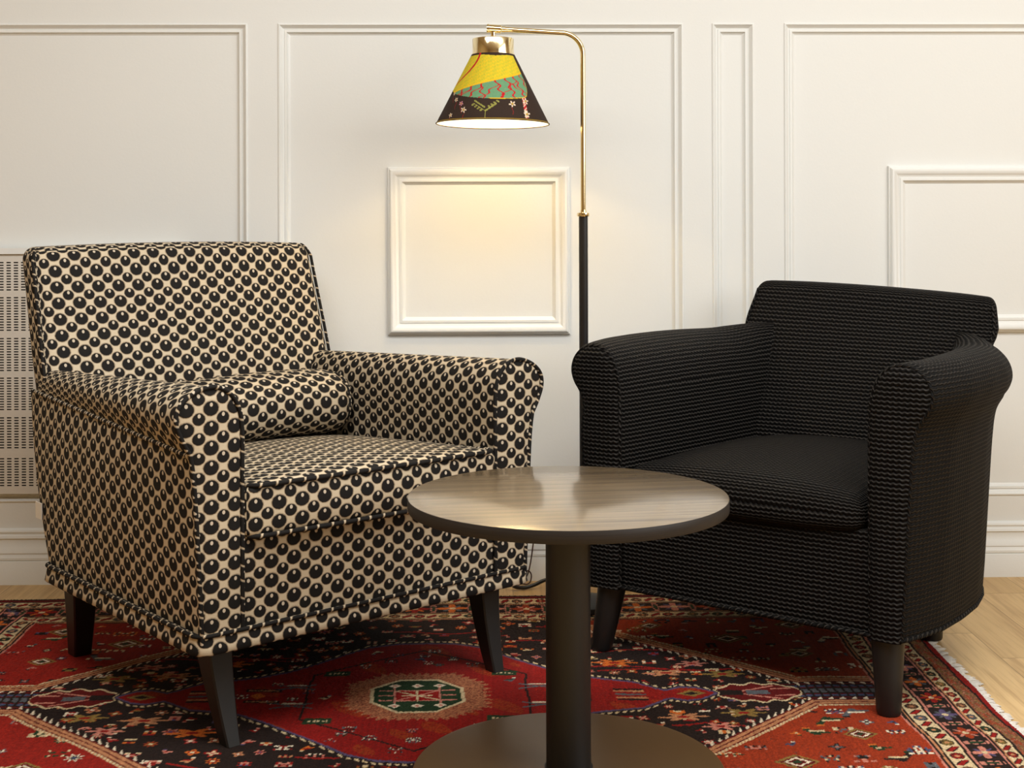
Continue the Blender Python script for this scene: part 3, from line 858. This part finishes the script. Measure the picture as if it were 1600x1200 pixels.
# ------------------------------------------------------------------ black knit armchair
def black_chair():
    root = empty('black_armchair', (0.4987, 2.7613, 0), R(-38.8))
    tag(root, 'black ribbed knit tub armchair in front of the floor lamp', 'armchair')
    IN = [(.278, .14), (.278, .30), (.278, .50), (.281, .575), (.293, .620), (.316, .648), (.345, .657), (.375, .650), (.398, .628), (.406, .600), (.399, .574), (.383, .551), (.371, .525), (.364, .47), (.356, .35), (.343, .14)]
    out_b = [0, .05, .12, .22, .32, .40, .46, .52, .58, .64]
    out_o = [0, .016, .031, .034, .028, .012, -.010, -.040, -.085, -.15]
    def armpt(a0, z0, b, s=1):
        w = max(0., min(1., (a0-.278)/.068)); up = max(0, a0-.346)
        o = float(np.interp(b, out_b, out_o)); i = -.058*b/.56
        z = z0+(.004*math.sin(b/.6*math.pi)+.012*sstep(.46, .60, b)*sstep(.56, .64, z0) if z0 > .56 else 0)
        sc = 1-.30*sstep(.38, .62, b)
        if s < 0: o += .017*(1-sstep(.45, .56, z0))
        return (min(a0, .346)+w*o+(1-w)*i+up*sc, z)
    oc = catmull(IN, 5)
    L = [0]
    for k in range(1, len(oc)): L.append(L[-1]+math.dist(oc[k], oc[k-1]))
    for s in (-1, 1):
        st = [0, .003, .008, .016]+list(np.linspace(.03, .62, 30))
        P, UV = [], []
        for k, (a0, z0) in enumerate(oc):
            row, ru = [], []
            for b in st:
                a, z = armpt(a0, z0, b, s); sh_ = (1-min(1, b/.016))**2*.05
                a += (.31-a)*sh_; z += (min(z, .56)-z)*sh_
                row.append((s*a, b, z)); ru.append((b, L[k]))
            P.append(row); UV.append(ru)
        m = MB(); m.grid(P, UV, flip=s > 0); m.build('arm', KNIT, root, smooth=50)
        o2 = [(s*(a+(.31-a)*.05), z+(min(z, .56)-z)*.05) for a, z in (armpt(p, q, 0, s) for p, q in oc)]
        m = MB(); front_panel(m, o2, -.001, .008, .136, s); m.build('arm_front', KNIT, root, smooth=50)
        m = MB(); m.tube([(a, .001, z) for a, z in o2], .0035, 8); m.build('piping', KNIT, root, smooth=80)
    def lean(p):
        x, y, z = p; z += .451                     # .145 .. .757
        fr_ = float(np.interp(z, [.14, .43, .60, .70, .76], [.50, .535, .600, .644, .668])); rr = float(np.interp(z, [.14, .45, .62, .70, .76], [.605, .645, .672, .702, .728]))
        t = (y+.06)/.12
        e = 1-(x/.3)**2
        wid = 1-.055*sstep(.66, .75, z)
        bow = .024*(x/.29)**2*(-1)                 # wraps slightly forward at the ends
        rnd = -.08*max(0, abs(x)/.29-.55)**2*t*2.2
        wid += .055*sstep(0, .3, x)*sstep(.62, .70, z)
        return Vector((x*wid, fr_+(rr-fr_)*t+bow+rnd-.012*e*(1-t), z+.004*e*sstep(.70, .75, z)-.042*x*sstep(.58, .74, z)))
    m = MB(); rbox(m, (.606, .12, .612), .026, (26, 6, 26), lean)
    back = m.build('backrest', KNIT, root, smooth=50)
    for s in (-1, 1):
        m = MB(); m.tube([lean(Vector((s*.298, -.056, z-.451)))+Vector((0, -.001, 0)) for z in np.linspace(.40, .738, 24)], .0032, 8)
        m.build('piping', KNIT, back, smooth=80)
    def cush(p):
        x, y, z = p; e = max(0, (1-(x/.27)**2)*(1-(y/.29)**2))
        zz = z*(1-.15*abs(x/.26)**4) + (.036*e**.7 if z > 0 else 0)
        yy = y-.016*(1-(x/.27)**2)*sstep(0, -.28, y)
        return Vector((x*(1-.16*(y+.285)/.57), yy+.274, zz+.362))
    m = MB(); rbox(m, (.548, .56, .084), .034, (24, 24, 4), cush)
    m.build('seat_cushion', KNIT, root, smooth=50)
    m = MB(); rbox(m, (.560, .06, .198), .008, (20, 3, 8), lambda p: Vector((p.x, p.y+.034-.004*(1-(p.x/.27)**2), p.z+.239)))
    m.build('front_rail', KNIT, root, smooth=50)
    # hem edge and underside
    hp = [(s_, 0.) for s_ in np.linspace(-.357, .341, 24)]
    side = [(armpt(.343, .137, b)[0], b) for b in np.linspace(.012, .60, 22)]
    rear = [(x, .604-.25*max(0, abs(x)/.29-.55)**2) for x in np.linspace(.22, -.22, 12)]
    loop = hp+side+rear+[(-armpt(.343, .137, b, -1)[0], b) for x, b in side[::-1]]
    m = MB(); m.tube([(x, y, .142) for x, y in loop], .0045, 8, closed=True); m.build('hem_piping', KNIT, root, smooth=80)
    m = MB(); m.poly([(x*.98, .01+y*.97, .147) for x, y in loop], flip=True); m.build('underside', UNDER, root, smooth=None)
    for s in (-1, 1):
        for (bx, by, tx, ty, rt, rb) in ((.313, .008, .300, .036, .0325, .0225), (.206, .505, .212, .480, .0325, .0225)):
            zb_ = 0.
            m = MB(); P = []
            for k in range(28):
                a = 2*math.pi*k/28
                P.append([(s*(tx+(bx-tx)*t)-(.020 if s < 0 and by < .3 else 0)+(rt+(rb-rt)*t)*c_*math.cos(a), ty+(by-ty)*t+(rt+(rb-rt)*t)*c_*math.sin(a), (.148-(.148+zb_)*t)) for t, c_ in ((0, 0), (0, 1), (.5, 1), (.97, 1), (1, .93), (1, 0))])
            m.grid(P, None, cu=True); m.build('leg', BLKWOOD, root, smooth=40)
    return root
black_chair()

# ------------------------------------------------------------------ pedestal table
def table():
    root = empty('round_table', (0.1341, 2.3125, 0))
    tag(root, 'low round pedestal table with dark wood top and black steel column', 'table')
    m = MB(); m.lathe([(0, .4655), (.10, .4655), (.2650, .4655), (.2668, .4650), (.2668, .4447), (0, .4447)], 128)
    top = m.build('tabletop', TWOOD, root, smooth=30)
    m = MB(); m.lathe([(.2669, .4650), (.2675, .4642), (.2675, .4460), (.2669, .4448)], 128)
    tag(m.build('edge_band', EWOOD, top, smooth=40), 'dark wood-grain edge band')
    m = MB(); m.lathe([(0, .4446), (.085, .4446), (.085, .440), (.0375, .440), (.0375, .0135), (.0405, .0125), (.0405, .009)], 64)
    m.build('column', BLKMET, root, smooth=30)
    m = MB(); m.lathe([(0, .012), (.0385, .012), (.250, .010), (.2590, .0085), (.2610, .006), (.2610, .0012), (0, .0012)], 128)
    m.build('base_plate', BASEMET, root, smooth=30)
    m = MB(); m.tube([(.022, -.036, .014), (.022, -.043, .014)], .0045, 10); m.build('set_screw', BLKMET, root, smooth=40)
table()

# ------------------------------------------------------------------ floor lamp
def lamp():
    LX, LY = 0.2304, 3.2963
    root = empty('floor_lamp', (LX, LY, 0))
    tag(root, 'brass floor lamp with a colourful printed shade behind the two armchairs', 'lamp')
    m = MB(); m.lathe([(0, .024), (.024, .024), (.062, .018), (.070, .012), (.072, .004), (.072, .0012), (0, .0012)], 64); m.build('base', BLKMET, root)
    m = MB(); m.lathe([(.0108, .02), (.0108, .934), (0, .934)], 28); m.build('lower_pole', BLKPOLE, root)
    m = MB(); m.lathe([(0, .930), (.0145, .930), (.0155, .933), (.0145, .9385), (.0075, .940), (.0070, .946), (0, .946)], 32); m.build('collar', BRASS, root)
    # upper brass tube with its bend
    pts = [(0, 0, z) for z in np.linspace(.935, 1.311, 12)]
    rb = .052; zc = 1.316
    pts += [(-rb+rb*math.cos(a), 0, zc+rb*math.sin(a)) for a in np.linspace(0, math.pi/2+.04, 14)]
    e = pts[-1]; pts += [(e[0]-d, 0, e[2]+d*.062) for d in (.02, .06, .10, .141)]
    m = MB(); m.tube(pts, .0062, 16); m.build('upper_tube', BRASS, root, smooth=60)
    ex, _, ez = pts[-1]
    d = Vector((-1, 0, .062)).normalized()
    def along(a, b, r0, r1=None):
        A = Vector((ex, 0, ez))+d*a; B = Vector((ex, 0, ez))+d*b
        return [A, B]
    m = MB(); A = Vector((ex, 0, ez))
    m.tube([A-d*.010, A-d*.002, A, A+d*.028], [.0072, .0072, .0100, .0100], 18)
    m.tube([A+d*.028, A+d*.0295], [.0100, .0112], 18); m.tube([A+d*.0295, A+d*.0335], [.0112, .0104], 18)
    m.build('knuckle', BRASS, root, smooth=40)
    sx = ex-.0185; topz = ez-.004
    m = MB(); m.lathe([(0, 0), (.0055, 0), (.0058, -.012), (.0085, -.014), (.0085, -.020), (0, -.020)], 20, (sx, 0, topz)); m.build('swivel', BRASS, root, smooth=40)
    cz = topz-.018
    m = MB(); m.lathe([(0, 0), (.044, 0), (.0485, -.0012), (.0495, -.003), (.0495, -.037), (.0515, -.0375), (.0515, -.0405), (.047, -.0405), (.047, -.006), (0, -.004)], 64, (sx, 0, cz)); m.build('cap', BRASS, root, smooth=30)
    # shade: printed linen cone with white lining, hanging a touch askew
    sh = empty('lamp_shade', (sx, 0, cz-.040)); sh.parent = root; sh.rotation_euler = (R(-1.2), R(.6), 0)
    HZ, r0, r1 = .164, .0515, .1345
    na, nz = 720, 150
    A_, T_ = np.meshgrid(np.linspace(-math.pi, math.pi, na, endpoint=False), np.linspace(0, 1, nz), indexing='ij')
    C = np.zeros((na, nz, 3)); pc = {k: np.array(srgb(*c)[:3]) for k, c in dict(
        brown=(58, 44, 36), yellow=(226, 204, 48), lime=(188, 186, 60), gold=(240, 196, 40), green=(112, 160, 120), red=(196, 34, 42), cream=(240, 216, 190), pink=(226, 150, 170), olive=(170, 168, 84), black=(24, 20, 18)).items()}
    def pt(mask, c, t=1.): C[mask] = C[mask]*(1-t)+pc[c]*t
    r = r0+(r1-r0)*T_
    S = A_*r; Z = T_*.184             # surface coordinates in metres
    pt(np.ones_like(S, bool), 'brown')
    for a0 in (0., math.pi):          # the print repeats round the cone
        D = (A_-a0+math.pi) % (2*math.pi)-math.pi
        X = D*r
        # a broad leaf: upper part hatched yellow, lower part green with red veins
        split = .42-.13*D
        lowc = .70-.075*(D-.1)**2-np.where(D > .75, 2.2*(D-.75)**2, 0)
        leaf = (T_ > .03+.03*np.clip(.6-abs(D-.1), 0, 1)) & (T_ < lowc) & (D > -1.5) & (D < 1.05)
        up = leaf & (T_ < split); lo = leaf & (T_ >= split)
        pt(up, 'yellow'); h = np.sin(X*1500+np.sin(Z*700)*2.2)*np.sin(Z*1300+np.sin(X*600)*3)
        pt(up & (h > .35), 'lime'); pt(up & (h < -.55), 'gold')
        pt(lo, 'green')
        for k in range(8):
            s0 = -1.0+k*.27; t0 = .42-.13*s0
            w = s0+1.1*(T_-t0)*(-1.6 if k < 4 else .5)+.05*np.sin(T_*52+k*1.7)
            pt(lo & (abs(D-w) < .024), 'red')
            w2 = w+(T_-t0-.07)*(2.4 if k % 2 else -2.4)
            pt(lo & (abs(D-w2) < .020) & (T_ > t0+.07), 'red')
        pt(leaf & (abs(T_-split) < .014), 'gold'); pt(leaf & (abs(T_-lowc) < .010) & (D > -.1), 'gold')
        st = -.62-.75*np.clip((T_-.02)/.45, 0, 1)**2
        pt((abs(D-st) < .045) & (T_ < .46), 'red')
        # striped trunk on the right
        tr = .072+.012*np.clip((Z-.085)/.09, 0, 1)
        tm = (abs(X-tr) < .0045) & (Z > .070) & (Z < .178) & ~leaf
        pt(tm, 'red'); pt(tm & (np.sin(Z*520+X*500) > .55), 'cream'); pt(tm & (Z > .14) & (np.sin(Z*200) > 0), 'cream')
        # blossoms
        for (fx, fz, fr, c) in ((-.098, .128, .0065, 'cream'), (-.080, .140, .0068, 'pink'), (-.072, .158, .0082, 'cream'), (-.112, .170, .0065, 'cream'), (.046, .142, .0090, 'cream'), (.083, .132, .0095, 'cream'), (.085, .168, .0100, 'cream'), (-.112, .110, .005, 'cream')):
            dx, dz = X-fx, Z-fz; rr = np.hypot(dx, dz); th = np.arctan2(dz, dx)
            pt(rr < fr*(.68+.32*np.cos(5*th+fx*90)), c); pt(rr < fr*.34, 'brown'); pt(rr < fr*.2, 'gold')
            pt((abs(dx-.002*np.sin(Z*200)) < .0005) & (dz > fr) & (dz < fr+.02), 'red', .6)
        # forked sprig with little leaves
        for sg, L_ in ((-1, .026), (1, .026)):
            for q in range(4):
                t = (q+1)/4; bx, bz = -.018+sg*L_*t, .166-.020*t-.006
                for ss in (-1, 1):
                    lx, lz = bx+ss*.003, bz-ss*.0045
                    e_ = ((X-lx)*.8+(Z-lz)*.6*ss)**2/.0042**2+((Z-lz)*.8-(X-lx)*.6*ss)**2/.0021**2
                    pt(e_ < 1, 'olive'); pt(e_ < .25, 'brown', .7)
            pt((abs(Z-(.166-.020/L_*abs(X+.018)-.004)) < .0006) & ((X+.018)*sg > 0) & (abs(X+.018) < L_), 'olive')
        pt((abs(X+.018) < .0006) & (Z > .160) & (Z < .182), 'olive')
    pt(T_ > .985, 'gold', .5)
    C *= np.clip(1+.06*rng.standard_normal(C.shape[:2]), .8, 1.2)[..., None]
    ang = A_-math.pi/2
    co = np.stack([r*np.cos(ang), r*np.sin(ang), -HZ*T_], -1).reshape(-1, 3)
    ii, jj = np.meshgrid(np.arange(na), np.arange(nz-1), indexing='ij'); i2 = (ii+1) % na
    F = np.stack([ii*nz+jj, ii*nz+jj+1, i2*nz+jj+1, i2*nz+jj], -1).reshape(-1, 4)
    me = bpy.data.meshes.new('printed_fabric'); me.from_pydata(co.tolist(), [], F.tolist())
    at = me.color_attributes.new('print', 'FLOAT_COLOR', 'POINT')
    at.data.foreach_set('color', np.concatenate([C.reshape(-1, 3), np.ones((na*nz, 1))], 1).astype(np.float32).ravel())
    me.shade_smooth(); me.materials.append(SHADEM)
    ob = bpy.data.objects.new('printed_fabric', me); col.objects.link(ob); ob.parent = sh
    m = MB(); m.lathe([(r0-.0015, -.0005), (r1-.0016, -HZ+.0005)], 96); m.build('lining', LINING, sh, smooth=60)
    m = MB(); m.tube([(r1*math.cos(a), r1*math.sin(a), -HZ) for a in np.linspace(0, 2*math.pi, 97)[:-1]], .0014, 8, closed=True); m.build('rim', plain('dark_rim_tape', (.06, .035, .02, 1), .7), sh, smooth=60)
    bz = cz-.062
    m = MB(); m.lathe([(0, .034), (.013, .033), (.014, .010), (.022, -.012), (.0245, -.030), (.019, -.046), (.009, -.053), (0, -.0545)], 32, (sx, 0, bz)); m.build('bulb', BULBM, root, smooth=60)
    m = MB(); m.lathe([(0, .0), (.017, .0), (.017, -.036), (0, -.036)], 28, (sx, 0, bz+.052)); m.build('socket', BLKMET, root)
    li = bpy.data.lights.new('lamp_bulb_light', 'POINT'); li.energy = LAMP_W; li.color = (1, .73, .38); li.shadow_soft_size = .012
    lo = bpy.data.objects.new('lamp_bulb_light', li); col.objects.link(lo); lo.parent = root; lo.location = (sx, 0, cz-.128)
LAMP_W = 2.2
lamp()

# ------------------------------------------------------------------ cables on the floor behind the table
m = MB(); m.tube(catmull([(.0, 3.42, .15), (.030, 3.44, .06), (.060, 3.455, .012), (.088, 3.465, .001), (.115, 3.47, .006), (.145, 3.48, .016), (.185, 3.48, .020), (.26, 3.465, .006), (.36, 3.46, .0)], 8), .0048, 10)
tag(m.build('power_cable', CABLE, smooth=60), 'thick black cable on the floor by the wall, seen left of the table column', 'cable')
root = empty('lamp_cord', (.118, 3.546, .15))
tag(root, 'thin brown cord hanging down the baseboard, seen left of the table column', 'cord')
m = MB(); m.tube(catmull([(.006, -.012, .03), (.002, -.010, -.02), (-.004, -.016, -.07), (-.012, -.022, -.115), (-.020, -.03, -.135), (-.026, -.035, -.140), (-.018, -.03, -.120), (-.008, -.03, -.128), (-.010, -.034, -.146), (-.020, -.038, -.152), (-.032, -.040, -.150), (-.05, -.045, -.154), (-.08, -.05, -.155)], 8), .0018, 8)
m.build('wire', CORD, root, smooth=60)
m = MB(); rbox(m, (.022, .03, .034), .006, (3, 3, 3), lambda p: Vector((p.x+.006, p.y, p.z+.04))); m.build('plug', CABLE, root, smooth=50)

# ------------------------------------------------------------------ camera
cam = bpy.data.cameras.new('camera'); co = bpy.data.objects.new('camera', cam); col.objects.link(co)
cam.sensor_width = 36; cam.lens = 2163*36/1600; cam.shift_y = -(600-338.2)/1600; cam.clip_start = .05
co.matrix_world = Matrix.Translation((0, 0, .9307)) @ Matrix.Rotation(-R(1.05), 4, 'Z') @ Matrix.Rotation(R(90), 4, 'X') @ Matrix.Rotation(-R(.19), 4, 'Z')
scn.camera = co

# ------------------------------------------------------------------ light
def area(name, loc, rot, sx, sy, w, c):
    l = bpy.data.lights.new(name, 'AREA'); l.shape = 'RECTANGLE'; l.size = sx; l.size_y = sy; l.energy = w; l.color = c
    o = bpy.data.objects.new(name, l); col.objects.link(o); o.location = loc; o.rotation_euler = rot
area('window_daylight', (XR+.03, (WY0+WY1)/2, (WZ0+WZ1)/2), (0, R(90), 0), WZ1-WZ0, WY1-WY0, 60, (.98, 1, 1))
area('ceiling_light', (.35, 1.6, ZC-.03), (0, 0, 0), 3.6, .8, 92, (.985, 1, 1))

w = bpy.data.worlds.new('world'); scn.world = w; w.use_nodes = True
w.node_tree.nodes['Background'].inputs[0].default_value = (.9, .95, 1, 1); w.node_tree.nodes['Background'].inputs[1].default_value = .6
vs = scn.view_settings
vs.view_transform = 'Standard'; vs.look = 'None'; vs.gamma = 1; vs.use_curve_mapping = False; vs.exposure = 0.03
